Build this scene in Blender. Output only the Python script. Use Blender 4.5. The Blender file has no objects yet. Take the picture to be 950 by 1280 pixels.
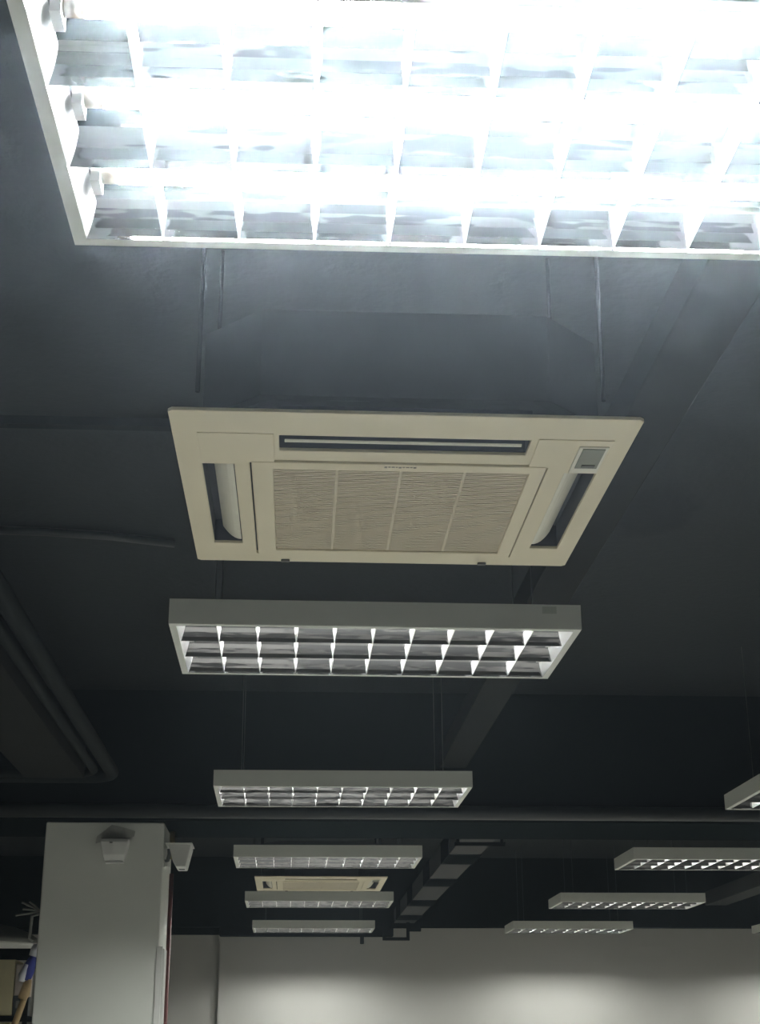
import bpy, math, random
from mathutils import Vector, Matrix
random.seed(7)
sc = bpy.context.scene
col = sc.collection
R = math.radians
EYE = 1.55                      # camera height above the floor; heights below are given above the camera and lifted by EYE

# ---------------------------------------------------------------- camera
F_PX, PITCH, YAW, ROLL = 1846.7, R(20.191), R(3.431), R(-0.174)
fwd = Vector((math.sin(YAW)*math.cos(PITCH), math.cos(YAW)*math.cos(PITCH), math.sin(PITCH)))
rgt = Vector((math.cos(YAW), -math.sin(YAW), 0))
upv = rgt.cross(fwd)
r2 = rgt*math.cos(ROLL) + upv*math.sin(ROLL)
u2 = upv*math.cos(ROLL) - rgt*math.sin(ROLL)
cam = bpy.data.objects.new('camera', bpy.data.cameras.new('camera'))
col.objects.link(cam)
cam.matrix_world = Matrix(((r2.x, u2.x, -fwd.x, 0), (r2.y, u2.y, -fwd.y, 0), (r2.z, u2.z, -fwd.z, EYE), (0, 0, 0, 1)))
cam.data.sensor_fit = 'HORIZONTAL'; cam.data.sensor_width = 36
cam.data.lens = 36*F_PX/950
cam.data.clip_start = .02; cam.data.clip_end = 100
sc.camera = cam

# ---------------------------------------------------------------- world, glare haze, exposure
GLARE_HAZE = 0.0102                    # added scattering air, imitates lens glare around the nearest light
w = bpy.data.worlds.new('world'); sc.world = w; w.use_nodes = True
wt = w.node_tree; wt.nodes.clear()
wo = wt.nodes.new('ShaderNodeOutputWorld')
bg = wt.nodes.new('ShaderNodeBackground'); bg.inputs[0].default_value = (0, 0, 0, 1); bg.inputs[1].default_value = 0
wt.links.new(bg.outputs[0], wo.inputs['Surface'])
if GLARE_HAZE:
    vs = wt.nodes.new('ShaderNodeVolumeScatter')
    vs.inputs['Color'].default_value = (.76, .89, 1, 1)
    vs.inputs['Density'].default_value = GLARE_HAZE
    vs.inputs['Anisotropy'].default_value = .95
    wt.links.new(vs.outputs[0], wo.inputs['Volume'])
vw = sc.view_settings
vw.view_transform = 'Standard'; vw.look = 'None'; vw.gamma = 1; vw.use_curve_mapping = False
vw.exposure = 0.08
sc.cycles.use_denoising = True
sc.cycles.max_bounces = 8; sc.cycles.diffuse_bounces = 4; sc.cycles.glossy_bounces = 4
sc.cycles.volume_bounces = 0
sc.cycles.sample_clamp_indirect = 6
TUBE = 130.0                    # radiance of the ordinary tubes
TUBE_BOOST = 460.0                # nearest light's tubes, boosted to strengthen the glow around it

# ---------------------------------------------------------------- materials
def mat(name, rgb, rough=.6, metal=0, noise=0, nscale=8, bump=0, bscale=40, stretch=(1, 1, 1), spec=.5, emit=0):
    m = bpy.data.materials.new(name); m.use_nodes = True
    nt = m.node_tree; b = nt.nodes['Principled BSDF']
    b.inputs['Base Color'].default_value = (*rgb, 1); b.inputs['Roughness'].default_value = rough
    b.inputs['Metallic'].default_value = metal; b.inputs['Specular IOR Level'].default_value = spec
    if emit:
        b.inputs['Emission Color'].default_value = (*rgb, 1); b.inputs['Emission Strength'].default_value = emit
    if noise or bump:
        tc = nt.nodes.new('ShaderNodeTexCoord'); mp = nt.nodes.new('ShaderNodeMapping')
        mp.inputs['Scale'].default_value = stretch
        nt.links.new(tc.outputs['Object'], mp.inputs[0])
    if noise:
        n = nt.nodes.new('ShaderNodeTexNoise'); n.inputs['Scale'].default_value = nscale; n.inputs['Detail'].default_value = 5
        nt.links.new(mp.outputs[0], n.inputs[0])
        r = nt.nodes.new('ShaderNodeMapRange'); r.inputs[3].default_value = 1-noise; r.inputs[4].default_value = 1+noise
        nt.links.new(n.outputs[0], r.inputs[0])
        x = nt.nodes.new('ShaderNodeMix'); x.data_type = 'RGBA'; x.blend_type = 'MULTIPLY'; x.inputs[0].default_value = 1
        x.inputs[6].default_value = (*rgb, 1)
        nt.links.new(r.outputs[0], x.inputs[7]); nt.links.new(x.outputs[2], b.inputs['Base Color'])
    if bump:
        n2 = nt.nodes.new('ShaderNodeTexNoise'); n2.inputs['Scale'].default_value = bscale; n2.inputs['Detail'].default_value = 3
        nt.links.new(mp.outputs[0], n2.inputs[0])
        bm_ = nt.nodes.new('ShaderNodeBump'); bm_.inputs['Strength'].default_value = bump; bm_.inputs['Distance'].default_value = .02
        nt.links.new(n2.outputs[0], bm_.inputs['Height']); nt.links.new(bm_.outputs[0], b.inputs['Normal'])
    return m

M = {}
M['ceiling'] = mat('charcoal ceiling paint', (.0175, .0205, .021), .9, noise=.22, nscale=1.3, bump=.15, bscale=30, spec=.2)
M['beam'] = mat('black beam paint', (.009, .0125, .0125), 1, noise=.25, nscale=3, spec=0)
M['duct'] = mat('dark grey duct paint', (.025, .0255, .0235), .7, noise=.2, nscale=4, spec=.3)
M['duct_dark'] = mat('dull brown black duct paint', (.019, .0195, .017), 1, noise=.2, nscale=4, spec=.05)
M['black'] = mat('black paint', (.007, .009, .009), 1, noise=.2, nscale=9, spec=0)
M['acbody'] = mat('matt black insulated casing', (.045, .050, .053), .95, noise=.2, nscale=6, spec=.1)
M['pipe'] = mat('dark painted pipe', (.024, .027, .027), .5, noise=.15, nscale=10, spec=.4)
M['pipe_dark'] = mat('matt black painted pipe', (.013, .016, .015), .8, noise=.15, nscale=10, spec=.1)
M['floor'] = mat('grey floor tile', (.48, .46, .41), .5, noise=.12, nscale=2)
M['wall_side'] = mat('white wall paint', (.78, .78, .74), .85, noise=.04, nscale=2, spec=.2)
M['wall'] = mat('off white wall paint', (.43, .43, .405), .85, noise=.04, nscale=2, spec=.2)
M['pillar'] = mat('off white pillar paint', (.66, .68, .63), .85, noise=.05, nscale=4, spec=.2)
M['housing'] = mat('white powder coated steel', (.66, .68, .62), .45, noise=.03, nscale=20)
M['alu'] = mat('rippled mirror aluminium', (.26, .26, .265), .07, metal=1, bump=.22, bscale=2.6, stretch=(1.2, 5, 5))
M['alub'] = mat('satin aluminium blade', (.92, .92, .92), .32, metal=.85)
M['tube'] = mat('glowing fluorescent tube', (.97, 1, .97), .4, emit=TUBE)
M['tube_boost'] = mat('glowing boosted fluorescent tube', (.95, .985, 1), .4, emit=TUBE_BOOST)
M['cap'] = mat('brushed tube end cap', (.62, .52, .42), .4, metal=.6)
M['holder'] = mat('white plastic lampholder', (.78, .78, .75), .5)
M['wire'] = mat('steel suspension wire', (.10, .11, .11), .5, metal=.3)
M['cream'] = mat('aged cream plastic', (.70, .635, .45), .5, noise=.05, nscale=5)
M['cream2'] = mat('yellowed cream grille plastic', (.55, .49, .35), .6, noise=.05, nscale=5)
M['flap'] = mat('pale cream flap plastic', (.70, .68, .56), .45, noise=.08, nscale=14)
M['recess'] = mat('dark outlet interior', (.05, .055, .07), .7)
M['grey'] = mat('grey green display window', (.25, .26, .21), .8, spec=.1)
M['darkslot'] = mat('dark brown plastic', (.06, .055, .045), .5)
M['mark'] = mat('grey lettering print', (.30, .28, .22), .6)
M['white'] = mat('white plastic', (.62, .63, .60), .45, noise=.04, nscale=20)
M['grey_patch'] = mat('mottled grey patch', (.40, .41, .38), .9, noise=.4, nscale=20)
M['red'] = mat('red painted pipe', (.13, .03, .026), .5, noise=.1, nscale=20)
M['ochre'] = mat('ochre conduit', (.22, .19, .09), .6)
M['carton'] = mat('brown cardboard', (.66, .60, .38), .85, noise=.12, nscale=10)
M['carton2'] = mat('pinkish grey cardboard', (.62, .55, .50), .85, noise=.08, nscale=10)
M['blue'] = mat('blue cloth', (.05, .07, .32), .9, noise=.3, nscale=25)
M['cloth'] = mat('white cloth', (.72, .74, .80), .9, noise=.1, nscale=25)
M['wood'] = mat('light varnished wood', (.50, .36, .18), .5, noise=.25, nscale=12, stretch=(8, 8, 1))
M['slate'] = mat('slate grey binder board', (.05, .06, .065), .6)
M['olive'] = mat('olive green cardboard', (.42, .40, .18), .85, noise=.2, nscale=14)
M['cable'] = mat('pale grey cable sheath', (.22, .23, .21), .6)

# dark patch of a different paint on the ceiling slab (a stain with its own outline)
def add_patch(m, centre, rx, ry, rgb):
    nt = m.node_tree; b = nt.nodes['Principled BSDF']
    src = b.inputs['Base Color'].links[0].from_socket
    g = nt.nodes.new('ShaderNodeNewGeometry')
    s = nt.nodes.new('ShaderNodeVectorMath'); s.operation = 'SUBTRACT'; s.inputs[1].default_value = centre
    d = nt.nodes.new('ShaderNodeVectorMath'); d.operation = 'DIVIDE'; d.inputs[1].default_value = (rx, ry, 100)
    n = nt.nodes.new('ShaderNodeTexNoise'); n.inputs['Scale'].default_value = 6
    v = nt.nodes.new('ShaderNodeVectorMath'); v.operation = 'ADD'
    nsub = nt.nodes.new('ShaderNodeVectorMath'); nsub.operation = 'SUBTRACT'; nsub.inputs[1].default_value = (.5, .5, .5)
    l = nt.nodes.new('ShaderNodeVectorMath'); l.operation = 'LENGTH'
    mr = nt.nodes.new('ShaderNodeMapRange'); mr.inputs[1].default_value = .75; mr.inputs[2].default_value = 1.05
    mx = nt.nodes.new('ShaderNodeMix'); mx.data_type = 'RGBA'; mx.inputs[6].default_value = (*rgb, 1)
    L = nt.links.new
    L(g.outputs['Position'], s.inputs[0]); L(s.outputs[0], d.inputs[0])
    L(g.outputs['Position'], n.inputs[0]); L(n.outputs['Color'], nsub.inputs[0])
    L(nsub.outputs[0], v.inputs[1]); L(d.outputs[0], v.inputs[0]); L(v.outputs[0], l.inputs[0])
    L(l.outputs['Value'], mr.inputs[0]); L(mr.outputs[0], mx.inputs[0]); L(src, mx.inputs[7])
    L(mx.outputs[2], b.inputs['Base Color'])
add_patch(M['ceiling'], (1.40, 5.38, EYE+2.0), .17, .30, (.009, .011, .013))

# ---------------------------------------------------------------- mesh helpers
class MB:
    def __init__(s): s.v = []; s.f = []
    def poly(s, vs, fs):
        o = len(s.v); s.v += [tuple(x) for x in vs]; s.f += [tuple(i+o for i in f) for f in fs]; return s
    def box(s, x0, x1, y0, y1, z0, z1):
        vs = [(x, y, z) for z in (z0, z1) for y in (y0, y1) for x in (x0, x1)]
        return s.poly(vs, [(0, 2, 3, 1), (4, 5, 7, 6), (0, 1, 5, 4), (1, 3, 7, 5), (3, 2, 6, 7), (2, 0, 4, 6)])
    def loft(s, rings, cap=True):
        n = len(rings[0]); vs = [p for r in rings for p in r]; fs = []
        for k in range(len(rings)-1):
            for i in range(n):
                j = (i+1) % n; fs.append((k*n+i, k*n+j, (k+1)*n+j, (k+1)*n+i))
        if cap: fs += [tuple(range(n-1, -1, -1)), tuple(range((len(rings)-1)*n, len(rings)*n))]
        return s.poly(vs, fs)
    def tube(s, pts, r, n=10, rr=None):
        pts = [Vector(p) for p in pts]; rings = []
        prev = None
        for i, p in enumerate(pts):
            t = (pts[min(i+1, len(pts)-1)] - pts[max(i-1, 0)]).normalized()
            a = Vector((0, 0, 1)) if abs(t.z) < .9 else Vector((1, 0, 0))
            if prev is not None: a = prev
            u = (a - t*a.dot(t)).normalized(); v = t.cross(u); prev = u
            q = rr[i] if rr else r
            rings.append([p + (u*math.cos(2*math.pi*k/n) + v*math.sin(2*math.pi*k/n))*q for k in range(n)])
        return s.loft(rings)
    def lathe(s, prof, n=24, c=(0, 0)):
        return s.loft([[(c[0]+r*math.cos(2*math.pi*k/n), c[1]+r*math.sin(2*math.pi*k/n), z) for k in range(n)] for r, z in prof])
    def mesh(s, name):
        me = bpy.data.meshes.new(name); me.from_pydata(s.v, [], s.f); me.validate()
        import bmesh
        b = bmesh.new(); b.from_mesh(me); bmesh.ops.recalc_face_normals(b, faces=b.faces); b.to_mesh(me); b.free()
        return me
    def build(s, name, m, parent=None, loc=(0, 0, 0), smooth=False, bevel=0):
        me = s.mesh(name); me.materials.append(m)
        return link(name, me, parent, loc, smooth, bevel)
def link(name, me, parent=None, loc=(0, 0, 0), smooth=False, bevel=0):
    o = bpy.data.objects.new(name, me); col.objects.link(o); o.location = loc; o.parent = parent
    if smooth:
        for p in me.polygons: p.use_smooth = True
    if bevel:
        b = o.modifiers.new('bevel', 'BEVEL'); b.width = bevel; b.segments = 2; b.limit_method = 'ANGLE'
    return o
def box(name, m, x0, x1, y0, y1, z0, z1, parent=None, loc=(0, 0, 0), bevel=0):
    return MB().box(x0, x1, y0, y1, z0, z1).build(name, m, parent, loc, bevel=bevel)
def empty(name, loc, rz=0):
    o = bpy.data.objects.new(name, None); col.objects.link(o); o.location = loc; o.rotation_euler.z = rz; o.empty_display_size = .1
    return o
def tag(o, label=None, cat=None, group=None, kind=None):
    if label: o['label'] = label
    if cat: o['category'] = cat
    if group: o['group'] = group
    if kind: o['kind'] = kind
    return o
def struct(o, label=None): return tag(o, label, kind='structure')
def copy_tree(o, parent=None):
    c = o.copy(); col.objects.link(c); c.parent = parent
    for ch in o.children: copy_tree(ch, c)
    return c
def plate(mb, x0, x1, y0, y1, z0, z1, holes, chamfer=0):
    """slab with rectangular holes; corners cut by a small chamfer"""
    xs = {x0, x1}; ys = {y0, y1}
    for a, b, c, d in holes: xs |= {a, b}; ys |= {c, d}
    if chamfer: xs |= {x0+chamfer, x1-chamfer}; ys |= {y0+chamfer, y1-chamfer}
    xs = sorted(xs); ys = sorted(ys)
    def solid(i, j):
        if i < 0 or j < 0 or i >= len(xs)-1 or j >= len(ys)-1: return False
        cx, cy = (xs[i]+xs[i+1])/2, (ys[j]+ys[j+1])/2
        return not any(a < cx < b and c < cy < d for a, b, c, d in holes)
    vid = {}; V = []; Fs = []
    def v(x, y, z):
        k = (round(x, 6), round(y, 6), z)
        if k not in vid: vid[k] = len(V); V.append((x, y, z))
        return vid[k]
    for i in range(len(xs)-1):
        for j in range(len(ys)-1):
            if not solid(i, j): continue
            a, b, c, d = xs[i], xs[i+1], ys[j], ys[j+1]
            q = [(a, c), (b, c), (b, d), (a, d)]
            ci = i in (0, len(xs)-2) and j in (0, len(ys)-2) and chamfer
            if ci:
                drop = (x0 if i == 0 else x1, y0 if j == 0 else y1)
                q = [p for p in q if p != drop]
            Fs.append([v(*p, z1) for p in q]); Fs.append([v(*p, z0) for p in q][::-1])
            n = len(q)
            for k in range(n):
                p, r = q[k], q[(k+1) % n]
                if p[0] == r[0]: ok = solid(i-1, j) if p[0] == a else solid(i+1, j)
                elif p[1] == r[1]: ok = solid(i, j-1) if p[1] == c else solid(i, j+1)
                else: ok = False
                if not ok: Fs.append([v(*p, z0), v(*r, z0), v(*r, z1), v(*p, z1)])
    return mb.poly(V, Fs)

# ---------------------------------------------------------------- the room
XL, XR, YB, YF, YREC = -5.0, 8.0, -4.0, 16.35, 16.43
ZC, ZB = EYE+2.0, EYE+1.25           # slab underside, beam underside
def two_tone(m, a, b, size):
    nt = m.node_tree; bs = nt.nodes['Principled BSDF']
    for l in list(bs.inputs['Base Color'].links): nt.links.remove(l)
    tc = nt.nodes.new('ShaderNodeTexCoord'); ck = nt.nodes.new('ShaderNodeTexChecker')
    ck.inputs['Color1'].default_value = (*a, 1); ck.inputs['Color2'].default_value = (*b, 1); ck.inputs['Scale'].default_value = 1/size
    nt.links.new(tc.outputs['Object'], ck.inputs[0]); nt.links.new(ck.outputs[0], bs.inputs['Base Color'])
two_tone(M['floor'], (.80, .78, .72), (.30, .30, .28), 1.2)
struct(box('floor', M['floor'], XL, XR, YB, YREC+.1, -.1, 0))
struct(box('ceiling', M['ceiling'], XL, XR, YB, YREC+.1, ZC, ZC+.15))
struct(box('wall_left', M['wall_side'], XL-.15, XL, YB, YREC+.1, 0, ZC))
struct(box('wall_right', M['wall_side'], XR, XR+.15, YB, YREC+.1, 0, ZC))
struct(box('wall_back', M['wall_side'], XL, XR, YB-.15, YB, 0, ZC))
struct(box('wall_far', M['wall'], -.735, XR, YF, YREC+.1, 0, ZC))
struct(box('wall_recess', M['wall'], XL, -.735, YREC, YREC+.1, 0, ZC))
struct(box('beam_cross', M['beam'], XL, XR, 8.5, 9.2, ZB, ZC))
struct(box('beam_far', M['beam'], XL, XR, 16.2, YF, EYE+1.278, ZC))
struct(box('beam_recess', M['beam'], XL, -.735, YF, YREC, EYE+1.21, ZC))
struct(box('beam_near', M['beam'], XL, XR, .35, .95, ZB, ZC))
struct(box('pillar', M['pillar'], -1.39, -.722, 8.58, 9.18, 0, ZB, bevel=.008), 'off white square pillar under the dark cross beam')

# ---------------------------------------------------------------- louvre light
W2, D2, HH = .60, .30, .072
def louvre_light(tube_mat):
    t = empty('louvre_light', (0, 0, 0))
    h = MB()
    h.box(-W2, W2, -D2, D2, HH-.003, HH)
    h.box(-W2, W2, -D2, -D2+.003, 0, HH-.003); h.box(-W2, W2, D2-.003, D2, 0, HH-.003)
    h.box(-W2, -W2+.003, -D2+.003, D2-.003, 0, HH-.003); h.box(W2-.003, W2, -D2+.003, D2-.003, 0, HH-.003)
    h.build('housing', M['housing'], t)
    rim = MB(); rw = .020
    plate(rim, -W2+.0005, W2-.0005, -D2+.0005, D2-.0005, -.003, .0, [(-W2+rw, W2-rw, -D2+rw, D2-rw)])
    rim.build('rim', M['housing'], t)
    box('back_plate', M['alu'], -W2+.004, W2-.004, -D2+.004, D2-.004, HH-.006, HH-.0035, t)
    iv = D2-rw; rowp = 2*iv/3; iu = W2-rw
    # longitudinal reflectors: curved V section, thin below and wide above
    prof = [(.0012, .002), (.004, .014), (.010, .028), (.019, .040), (.030, .050)]
    def ridge(v0, sides):
        ring = []
        if 1 in sides: ring += [(v0+a, z) for a, z in prof]
        else: ring += [(v0, .002), (v0, .050)]
        if -1 in sides: ring += [(v0-a, z) for a, z in reversed(prof)]
        else: ring += [(v0, .050), (v0, .002)]
        if 1 not in sides: ring = [(v0, .050-.0001)] + [(v0-a, z) for a, z in reversed(prof)] + [(v0-.0010, -.0032), (v0, -.0032)]
        if -1 not in sides: ring = [(v0, -.0032), (v0+.0010, -.0032)] + [(v0+a, z) for a, z in prof] + [(v0, .050-.0001)]
        return MB().loft([[(x, a, z) for a, z in ring] for x in (-iu+.001, iu-.001)])
    ridge(-iv, (1,)).build('side_reflector', M['alu'], t)
    ridge(iv, (-1,)).build('side_reflector', M['alu'], t)
    for k in (-1, 1): ridge(k*rowp/2, (1, -1)).build('divider', M['alu'], t)
    for s in (-1, 1):
        x0, x1 = s*(iu-.001), s*(iu-.016)
        MB().poly([(x0, -iv, -.0032), (x0, iv, -.0032), (x1, iv, .046), (x1, -iv, .046), (x0, -iv, .046), (x0, iv, .046)],
                  [(0, 1, 2, 3), (0, 3, 4), (1, 5, 2), (3, 2, 5, 4), (0, 4, 5, 1)]).build('end_reflector', M['alub'], t)
    # cross blades: thin V section below, wider above; ends follow the curved reflectors
    rings = []
    for z, hx in ((.002, .0013), (.014, .0026), (.026, .0045), (.036, .0065)):
        f = next((p0[0]+(p1[0]-p0[0])*(z-p0[1])/(p1[1]-p0[1]) for p0, p1 in zip(prof, prof[1:]) if p0[1] <= z <= p1[1]), .0012)
        e = rowp/2 - f
        rings.append([(-hx, -e, z), (hx, -e, z), (hx, e, z), (-hx, e, z)])
    bm_ = MB().loft(rings).mesh('blade'); bm_.materials.append(M['alub'])
    for r in (-1, 0, 1):
        for k in range(-4, 5):
            link('blade', bm_, t, (k*2*iu/10, r*rowp, 0))
    tm = MB().tube([(-.522, 0, 0), (.522, 0, 0)], .0145, 14).mesh('tube'); tm.materials.append(tube_mat)
    cm = MB().tube([(-.012, 0, 0), (.012, 0, 0)], .0150, 14).mesh('end_cap'); cm.materials.append(M['cap'])
    hm = MB().box(-.007, .007, -.020, .020, -.022, .014).mesh('lampholder'); hm.materials.append(M['holder'])
    for r in (-1, 0, 1):
        tb = link('tube', tm, t, (0, r*rowp, .0525), True)
        for s in (-1, 1):
            link('end_cap', cm, tb, (s*.534, 0, 0), True)
            link('lampholder', hm, t, (s*.554, r*rowp, .0505))
    wm = MB().tube([(0, 0, HH), (0, 0, 2.0-1.173)], .0022, 6).mesh('suspension_wire'); wm.materials.append(M['wire'])
    for sx in (-1, 1):
        for sy in (-1, 1): link('suspension_wire', wm, t, (sx*.475, sy*.19, 0))
    return t

S, Y0, XA, XB_, XC = 2.7144, 4.1303, -.3633, 2.2064, 4.775
HF = EYE+1.173
def place(o, x, y, label, rz=0, tilt=0, dz=0, group='louvre lights hung in rows'):
    o.location = (x+W2, y+D2, HF+dz); o.rotation_euler = (0, tilt, rz)
    return tag(o, label, 'ceiling light', group)
proto = louvre_light(M['tube'])
bright = copy_tree(proto)
boosted_tube = None
for ch in bright.children:
    if ch.name.startswith('tube'):
        if boosted_tube is None:
            boosted_tube = ch.data.copy(); boosted_tube.materials.clear(); boosted_tube.materials.append(M['tube_boost'])
        ch.data = boosted_tube
place(bright, -.351, Y0-S-.008, 'dazzling louvre light whose three bare glowing tubes show in plain view', R(-.55))
spots = [
 (XA, Y0-.004, 'white louvre light hung right behind the large cream air conditioner', 0, .002),
 (XA, Y0+S, 'louvre light hung just in front of the dark cross beam', .006, -.004),
 (XA, Y0+2*S, 'louvre light hung just behind the cross beam, before the small distant air conditioner', .002, -.002),
 (XA, Y0+3*S, 'louvre light hung close behind the small distant air conditioner', 0, 0),
 (XA, Y0+4*S, 'louvre light by the far wall, in line with both air conditioners', 0, 0),
 (XB_, Y0+S+.03, 'louvre light in the middle row, hung in front of the cross beam', 0, 0),
 (XB_, Y0+2*S+.03, 'louvre light in the middle row, first one behind the cross beam', 0, 0),
 (XB_, Y0+3*S+.03, 'louvre light in the middle row, second one behind the cross beam', 0, 0),
 (XB_, Y0+4*S+.03, 'louvre light in the middle row, hung against the far wall', 0, 0),
 (XC, Y0+4*S, 'louvre light of the outermost row, only its tip showing by the far wall', 0, 0),
]
dzs = [-.004, -.004, .012, 0, 0, 0, .012, 0, 0, 0]
for i, (x, y, lab, rz, tl) in enumerate(spots):
    o = proto if i == 0 else copy_tree(proto)
    place(o, x, y, lab, rz, tl, dzs[i])

M['sticker'] = mat('faded green label', (.47, .51, .44), .6)
box('rating_label', M['sticker'], .486, .528, -D2-.0008, -D2-.0001, .044, .066, proto)

# ---------------------------------------------------------------- cassette air conditioner
def cassette():
    t = empty('air_conditioner', (0, 0, 0)); P = .475
    seam = .004
    gx, gy0, gy1 = .318, -.218, .405
    holes = [(-.257, .263, -.358, -.276), (-.424, -.355, -.195, .335), (.363, .432, -.180, .335), (-gx-seam, gx+seam, gy0-seam, gy1+seam)]
    p = MB(); plate(p, -P, P, -P, P, 0, .008, holes, .009)
    p.build('panel', M['cream'], t, bevel=.0015)
    # near outlet: dark recess, thin level flap
    def recess(a, b, c, d):
        r = MB(); k = .004
        r.box(a-k, b+k, c-k, d+k, .062, .066)
        r.box(a-k, a, c-k, d+k, .0085, .062); r.box(b, b+k, c-k, d+k, .0085, .062)
        r.box(a, b, c-k, c, .0085, .062); r.box(a, b, d, d+k, .0085, .062)
        return r.build('outlet_recess', M['recess'], t)
    for q in holes[:3]: recess(*q)
    f = MB()
    f.loft([[(x, -.3165, .010), (x, -.3155, .0080), (x, -.3085, .0060), (x, -.3075, .0080)] for x in (-.246, .250)])
    f.build('flap', M['flap'], t)
    for s, x0, x1 in ((-1, -.3575, -.404), (1, .3655, .412)):
        f = MB(); n = 6; y0, y1 = -.180, .320
        top = []; bot = []
        for k in range(n+1):
            u = k/n; x = x0+(x1-x0)*u; z = .006+.034*u*u
            top.append((x, z+.003)); bot.append((x, z))
        f.loft([[(x, y, z) for x, z in bot+top[::-1]] for y in (y0, y0+.012, y1-.012, y1)])
        f.build('flap', M['flap'], t)
    # intake grille
    g = empty_part = MB(); plate(g, -gx, gx, gy0, gy1, -.004, .012, [(-.272, .285, -.178, .372)])
    gf = g.build('grille_frame', M['cream'], t, bevel=.002)
    box('grille_back', M['cream2'], -.272, .285, -.178, .372, .010, .014, gf)
    s = MB(); n = 44
    for k in range(n):
        y = -.178 + (k+.5)*.55/n
        s.box(-.272, .285, y-.0044, y+.0044, .001, .010)
    for k in range(1, 4):
        x = -.272+.557*k/4; s.box(x-.003, x+.003, -.178, .372, .0004, .0010)
    tag(s.build('grille_bars', M['cream2'], gf), kind='stuff')
    # corner covers
    for x0, x1 in ((-.424, -.268), (.278, .436)):
        box('corner_cover', M['cream'], x0, x1, -.368, -.212, -.0022, 0, t, bevel=.001)
    rv = box('receiver_plate', M['flap'], .368, .430, -.340, -.196, -.0055, -.0023, t, bevel=.001)
    box('receiver_window', M['grey'], .376, .423, -.334, -.228, -.0075, -.0056, rv)
    box('receiver_slot', M['darkslot'], .388, .416, -.250, -.238, -.0095, -.0076, rv)
    for x in (-.250, .256):
        box('catch', M['darkslot'], x-.011, x+.011, .452, .466, -.006, 0, t, bevel=.002)
    lg = MB(); x = -.032
    for k, wd in enumerate((.006, .005, .007, .004, .006, .005, .007, .005, .006)):
        lg.box(x, x+wd, -.208, -.2045 + (.003 if k in (0, 4, 8) else 0), -.0052, -.0041); x += wd+.0022
    lg.build('lettering', M['mark'], gf)
    # casing above the panel: square with cut corners
    B, c = .425, .125
    oc = [(-B+c, -B), (B-c, -B), (B, -B+c), (B, B-c), (B-c, B), (-B+c, B), (-B, B-c), (-B, -B+c)]
    MB().loft([[(x*.99, y*.99+.012, z) for x, y in oc] for z in (.067, .262)]).build('casing', M['acbody'], t)
    MB().loft([[(x*.93, y*.93+.006, z) for x, y in oc] for z in (.0665, .0669)]).build('casing_skirt', M['acbody'], t)
    for sx in (-1, 1):
        for sy in (-1, 1):
            rd = MB().tube([(sx*.432, sy*.30, .12), (sx*.432, sy*.30, 2.0-1.193)], .005, 8).build('hanger_rod', M['black'], t)
    return t
ac = cassette()
def place_ac(o, x, y, label):
    o.location = (x, y, EYE+1.193); tag(o, label, 'air conditioner', 'ceiling cassette air conditioners')
place_ac(ac, .2198, 3.1505, 'large cream cassette air conditioner nearer the dazzling light')
ac.rotation_euler = (R(.2), R(.2), R(-.35))
ac2 = copy_tree(ac); place_ac(ac2, .2198, 11.265, 'small distant cream cassette air conditioner partly hidden by a louvre light'); ac2.rotation_euler = (0, 0, 0)

# ---------------------------------------------------------------- ducts and pipes
def duct(name, label, m, x0, x1, y0, y1, z0, z1, joints, hangers, lip=.018, jw=.06):
    t = empty(name, ((x0+x1)/2, y0, EYE+z0)); tag(t, label, 'duct')
    cx = (x0+x1)/2; hw = (x1-x0)/2
    box('duct_body', m, -hw, hw, 0, y1-y0, 0, z1-z0, t, bevel=.004)
    for y in joints:
        j = MB(); plate(j, -hw-lip, hw+lip, -lip, z1-z0+lip, -jw/2, jw/2, [(-hw, hw, 0, z1-z0)])
        j.v = [(a, c_, b) for a, b, c_ in j.v]
        j.build('joint_flange', M['black'], t, (0, y-y0, 0))
    for y in hangers:
        for s in (-1, 1):
            box('hanger_rod', M['black'], s*(hw+.03)-.008, s*(hw+.03)+.008, y-y0-.008, y-y0+.008, -.03, 2.0-z0, t)
        box('hanger_bar', M['black'], -hw-.05, hw+.05, y-y0-.02, y-y0+.02, -.05, -.03, t)
    return t
duct('air_duct', 'narrow dark duct passing the large air conditioner and meeting the cross beam', M['duct_dark'], 0.85, 1.005, 2.6, 8.5, 1.56, 1.67, [], [])
duct('air_duct', 'dark jointed duct running from behind the cross beam to the far wall', M['duct'], 1.09, 1.31, 9.25, 16.0, 1.30, 1.44, [10.6, 12.1, 13.8, 15.3], [9.5, 16.0], lip=.006, jw=.52)
duct('air_duct', 'broad brownish duct ending at the cross beam beside two curved pipes', M['duct_dark'], -1.45, -1.13, 2.0, 8.12, 1.42, 1.60, [], [])
duct('air_duct', 'dark duct in the far bay beyond the middle row of lights', M['duct'], 4.45, 4.68, 9.6, 16.1, 1.50, 1.64, [], [])
def elbow(x, z, ybend, xend, r, rad):
    pts = [(x, 1.5, z), (x, ybend-rad, z)]
    for k in range(1, 9):
        a = k/8*math.pi/2; pts.append((x-rad+rad*math.cos(a), ybend-rad+rad*math.sin(a), z))
    pts.append((xend, ybend, z)); return pts
for x, yb, r, lab in ((-1.075, 8.22, .024, 'thin dark pipe hugging the broad duct and bending along the beam'),
                      (-.985, 8.31, .036, 'thicker dark pipe outside the thin one, bending along the beam')):
    tag(MB().tube([(a, b, c_+EYE) for a, b, c_ in elbow(x, 1.46, yb, -4.9, r, .16)], r, 12).build('curved_pipe', M['pipe_dark'], smooth=True), lab, 'pipe')
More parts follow.
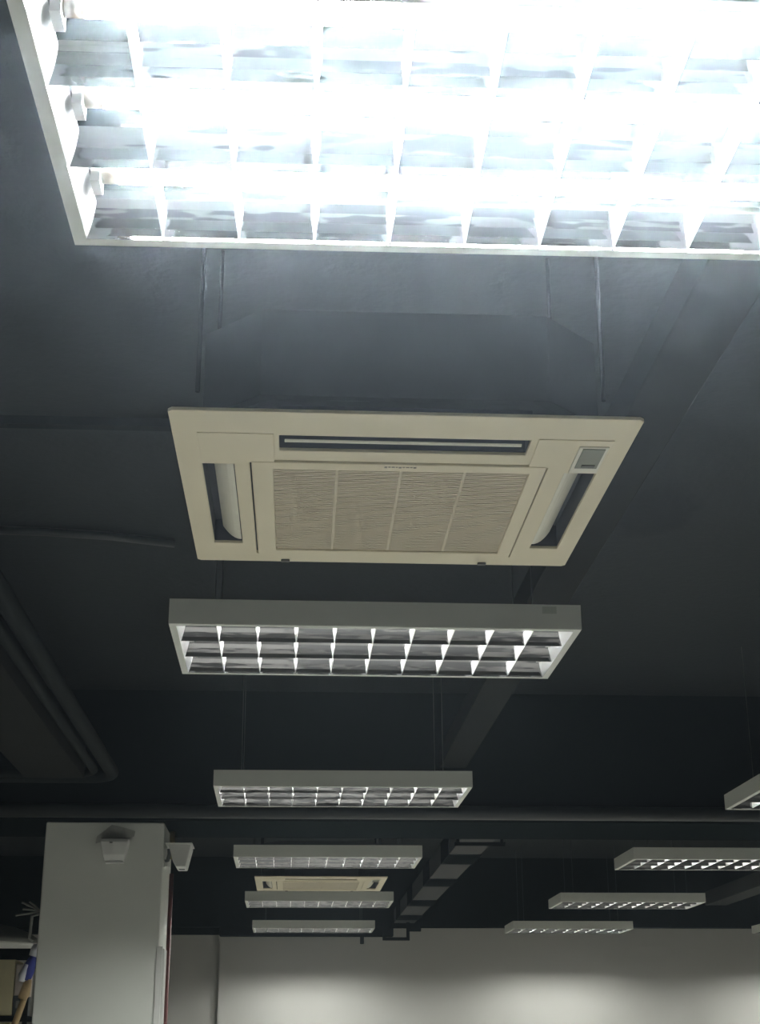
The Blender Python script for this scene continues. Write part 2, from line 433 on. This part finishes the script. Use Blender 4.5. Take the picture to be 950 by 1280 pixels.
tag(MB().tube([(XL+.01, 8.45, EYE+1.295), (XR-.01, 8.45, EYE+1.295)], .040, 16).build('straight_pipe', M['pipe'], smooth=True),
    'long straight dark pipe running along the face of the cross beam', 'pipe')
cp = [(-2.6, 5.60), (-1.9, 5.72), (-1.35, 5.64), (-1.0, 5.66), (-.75, 5.70), (-.50, 5.78)]
tag(MB().tube([(a, b, EYE+1.975) for a, b in cp], .018, 8).build('ceiling_cable', M['pipe'], smooth=True), 'sagging dark cable under the ceiling left of the large air conditioner', 'cable')
struct(box('trim_1', M['beam'], XL, -.05, 4.56, 4.60, ZC-.03, ZC))
ct = empty('cable_trunking', (.18, 16.27, EYE+1.185)); tag(ct, 'black trunking along the top of the far wall beneath the beam', 'trunking')
box('trunk_body', M['black'], -.915, .92, -.07, .07, 0, .092, ct, bevel=.004)
box('stub', M['black'], .57, .61, -.03, .02, -.075, -.0005, ct, bevel=.004)
br = empty('wall_bracket', (1.107, 15.9, EYE+1.12)); tag(br, 'black open rectangular bracket at the far wall end of the jointed duct', 'bracket')
box('bracket_bar', M['black'], -.125, .125, -.02, .02, 0, .03, br)
for s in (-1, 1): box('bracket_side', M['black'], s*.125-.015, s*.125+.015, -.02, .02, 0, .18, br)
box('bracket_arm', M['black'], .14, .26, -.02, .02, .09, .15, br)

# ---------------------------------------------------------------- on the pillar
dt = empty('motion_detector', (-.99, 8.58, EYE+1.03)); tag(dt, 'small white box detector high on the pillar face below a grey patch', 'detector')
MB().loft([[(-.055, -.045, .0), (.055, -.045, .0), (.055, 0, .0), (-.055, 0, .0)], [(-.062, -.075, .03), (.062, -.075, .03), (.062, 0, .03), (-.062, 0, .03)],
           [(-.078, -.085, .10), (.078, -.085, .10), (.078, 0, .10), (-.078, 0, .10)], [(-.078, -.08, .118), (.078, -.08, .118), (.078, 0, .118), (-.078, 0, .118)]]).build('cover', M['white'], dt, bevel=.005)
box('base_tray', M['white'], -.05, .05, -.05, 0, -.012, -.001, dt, bevel=.002)
box('indicator', M['darkslot'], -.026, -.010, -.088, -.0845, .092, .099, dt)
st = MB()
for k in range(1):
    ring = [(-.115, .10), (-.06, .115), (0, .112), (.06, .125), (.10, .14), (.105, .17), (.06, .185), (.0, .20), (-.03, .205), (-.06, .18), (-.11, .14)]
    st.loft([[(a, y, b) for a, b in ring] for y in (-.0015, -.0002)])
st.build('mottled_patch', M['grey_patch'], dt)
sc_ = empty('security_camera', (-.722, 8.72, EYE+1.06)); tag(sc_, 'white wedge shaped camera on a bracket sticking out of the pillar side', 'camera')
MB().loft([[(.052, y0, -.02), (.072, y0, -.054), (.126, y0, -.054), (.152, y0, .06), (.152, y0, .074), (.022, y0, .074), (.030, y0, .055)] for y0 in (-.10, .10)]).build('housing', M['white'], sc_, bevel=.006)
box('sunshade', M['white'], .008, .160, -.125, .11, .074, .080, sc_, bevel=.002)
MB().lathe([(0, -.058), (.018, -.058), (.018, -.0545), (0, -.0545)], 16, (.099, 0)).build('lens_ring', M['slate'], sc_)
box('wall_plate', M['white'], 0, .007, -.05, .05, -.05, .06, sc_, bevel=.002)
MB().tube([(.007, -.08, -.02), (.022, -.08, -.015), (.030, -.08, .02), (.028, -.08, .05)], .011, 8).build('arm', M['slate'], sc_)
MB().lathe([(.0, -.05), (.014, -.05), (.014, -.026), (.0, -.026)], 12, (.024, -.08)).build('joint_knob', M['white'], sc_)
tag(MB().tube([(-.708, 9.08, .01), (-.708, 9.08, EYE+1.02)], .0125, 12).build('riser_pipe', M['red'], smooth=True), 'thin red pipe running up the side of the pillar', 'pipe')
tag(MB().tube([(-.703, 8.95, EYE+1.09), (-.703, 8.95, EYE+1.249)], .016, 10).build('conduit_stub', M['ochre'], smooth=True), 'short ochre conduit at the top of the pillar side', 'pipe')
tk = empty('corner_guard', (-.7215, 8.74, .01)); tag(tk, 'white corner guard on the lower right edge of the pillar', 'corner guard')
box('front_leaf', M['white'], -.012, .022, -.170, -.162, 0, EYE+.56, tk, bevel=.002)
box('side_leaf', M['white'], .0005, .034, -.161, -.02, 0, EYE+.55, tk, bevel=.006)

# ---------------------------------------------------------------- behind the pillar on the left
dl = empty('dome_lamp', (-2.72, 14, EYE+.93)); tag(dl, 'grey dome lamp with pale rim hanging beyond the pillar above the rack', 'pendant lamp')
MB().lathe([(0, .20), (.10, .195), (.25, .165), (.38, .115), (.46, .06), (.49, .02), (.47, .02), (.36, .10), (.24, .145), (.1, .17), (0, .172)], 32).build('dome', M['cable'], dl, smooth=True)
MB().lathe([(0, -.035), (.30, -.03), (.42, -.012), (.465, .019), (.0, .019)], 32).build('diffuser', M['white'], dl, smooth=True)
MB().tube([(0, 0, .2), (0, 0, 2.0-.93)], .006, 6).build('cord', M['wire'], dl)

RX, RY = -2.10, 11.0
rk = empty('storage_rack', (RX, RY, 0)); tag(rk, 'black metal storage rack behind the pillar loaded with cartons', 'shelf')
for sx in (-.55, .27):
    for sy in (0, .4): box('upright', M['black'], sx-.015, sx+.015, sy-.015, sy+.015, 0, EYE+.715, rk)
for z in (.30, .95, EYE+.235, EYE+.66):
    box('shelf_board', M['black'], -.57, .29, -.02, .42, z, z+.055 if z > 2 else z+.03, rk, bevel=.003)
zs = EYE+.2655
def crate(name, m, x0, x1, y0, y1, z0, z1, label, cat='box', tape=True):
    t = empty(name, ((x0+x1)/2, y0, z0)); tag(t, label, cat)
    hw = (x1-x0)/2
    box('carton_body', m, -hw, hw, 0, y1-y0, 0, z1-z0-.004, t, bevel=.003)
    box('flap', m, -hw, hw, 0, (y1-y0)/2-.002, z1-z0-.0035, z1-z0, t); box('flap', m, -hw, hw, (y1-y0)/2+.002, y1-y0, z1-z0-.0035, z1-z0, t)
    if tape: box('tape', M['carton2'], -.02, .02, -.0012, -.0002, (z1-z0)*.55, z1-z0-.004, t)
    return t
crate('cardboard_box', M['carton'], -2.46, -1.925, 11.0, 11.35, zs, zs+.375, 'large brown cardboard box on the rack behind the pillar')
crate('cardboard_box', M['carton2'], -1.915, -1.845, 11.0, 11.3, zs+.135, zs+.345, 'small pinkish box standing on a dark binder on the rack', tape=False)
bd = empty('file_binder', (-1.88, 11.0, zs)); tag(bd, 'dark slate binder beside the brown carton on the rack', 'binder')
box('cover', M['slate'], -.040, .035, 0, .28, 0, .134, bd, bevel=.003); box('spine_label', M['cable'], -.02, .02, -.0015, -.0002, .05, .10, bd)
zl = .9805
crate('cardboard_box', M['olive'], -2.40, -1.93, 11.0, 11.35, zl, EYE+.22, 'olive box on the lower shelf of the rack')
mp_ = empty('mop', (-1.865, 10.82, 0)); tag(mp_, 'wooden mop handle with blue and white cloth leaning behind the pillar', 'mop')
MB().tube([(-.05, 0, .05), (.0, .01, EYE+.21), (.062, .05, EYE+.44)], .02, 10, [.02, .024, .022]).build('handle', M['wood'], mp_, smooth=True)
MB().tube([(.030, .02, EYE+.37), (.045, .03, EYE+.40), (.062, .05, EYE+.50)], .03, 10, [.030, .038, .026]).build('ferrule', M['wood'], mp_, smooth=True)
MB().tube([(.035, .05, EYE+.50), (.055, .05, EYE+.56), (.075, .05, EYE+.62), (.085, .05, EYE+.66)], .03, 10, [.04, .045, .035, .02]).build('blue_cloth', M['blue'], mp_, smooth=True)
MB().tube([(.02, .02, EYE+.485), (.025, .02, EYE+.53), (.05, .02, EYE+.60)], .03, 10, [.022, .028, .014]).build('white_cloth', M['cloth'], mp_, smooth=True)
MB().tube([(.082, .05, EYE+.655), (.095, .05, EYE+.70), (.10, .05, EYE+.735)], .03, 10, [.03, .034, .02]).build('white_tip', M['cloth'], mp_, smooth=True)
box('mop_head', M['cloth'], -.17, .05, -.06, .06, 0, .05, mp_, bevel=.01)
cb = empty('cable_bundle', (-1.70, 10.5, EYE+.93)); tag(cb, 'fan of pale cable ends with a bent grey conduit beside the pillar', 'cable')
for dx, dz in ((-.125, .055), (-.095, .04), (-.115, .012), (-.075, .06), (-.16, -.03)):
    MB().tube([(.0, 0, 0), (dx*.5, 0, dz*.6), (dx, 0, dz)], .007, 6).build('cable_end', M['cable'], cb)
MB().tube([(-.005, 0, -.02), (-.05, 0, -.035), (-.055, 0, -.18), (-.03, 0, -.20)], .011, 8).build('conduit', M['cable'], cb)
MB().tube([(.02, .0, .02), (.02, 0, 2.0-.93)], .01, 8).build('drop_pole', M['black'], cb)
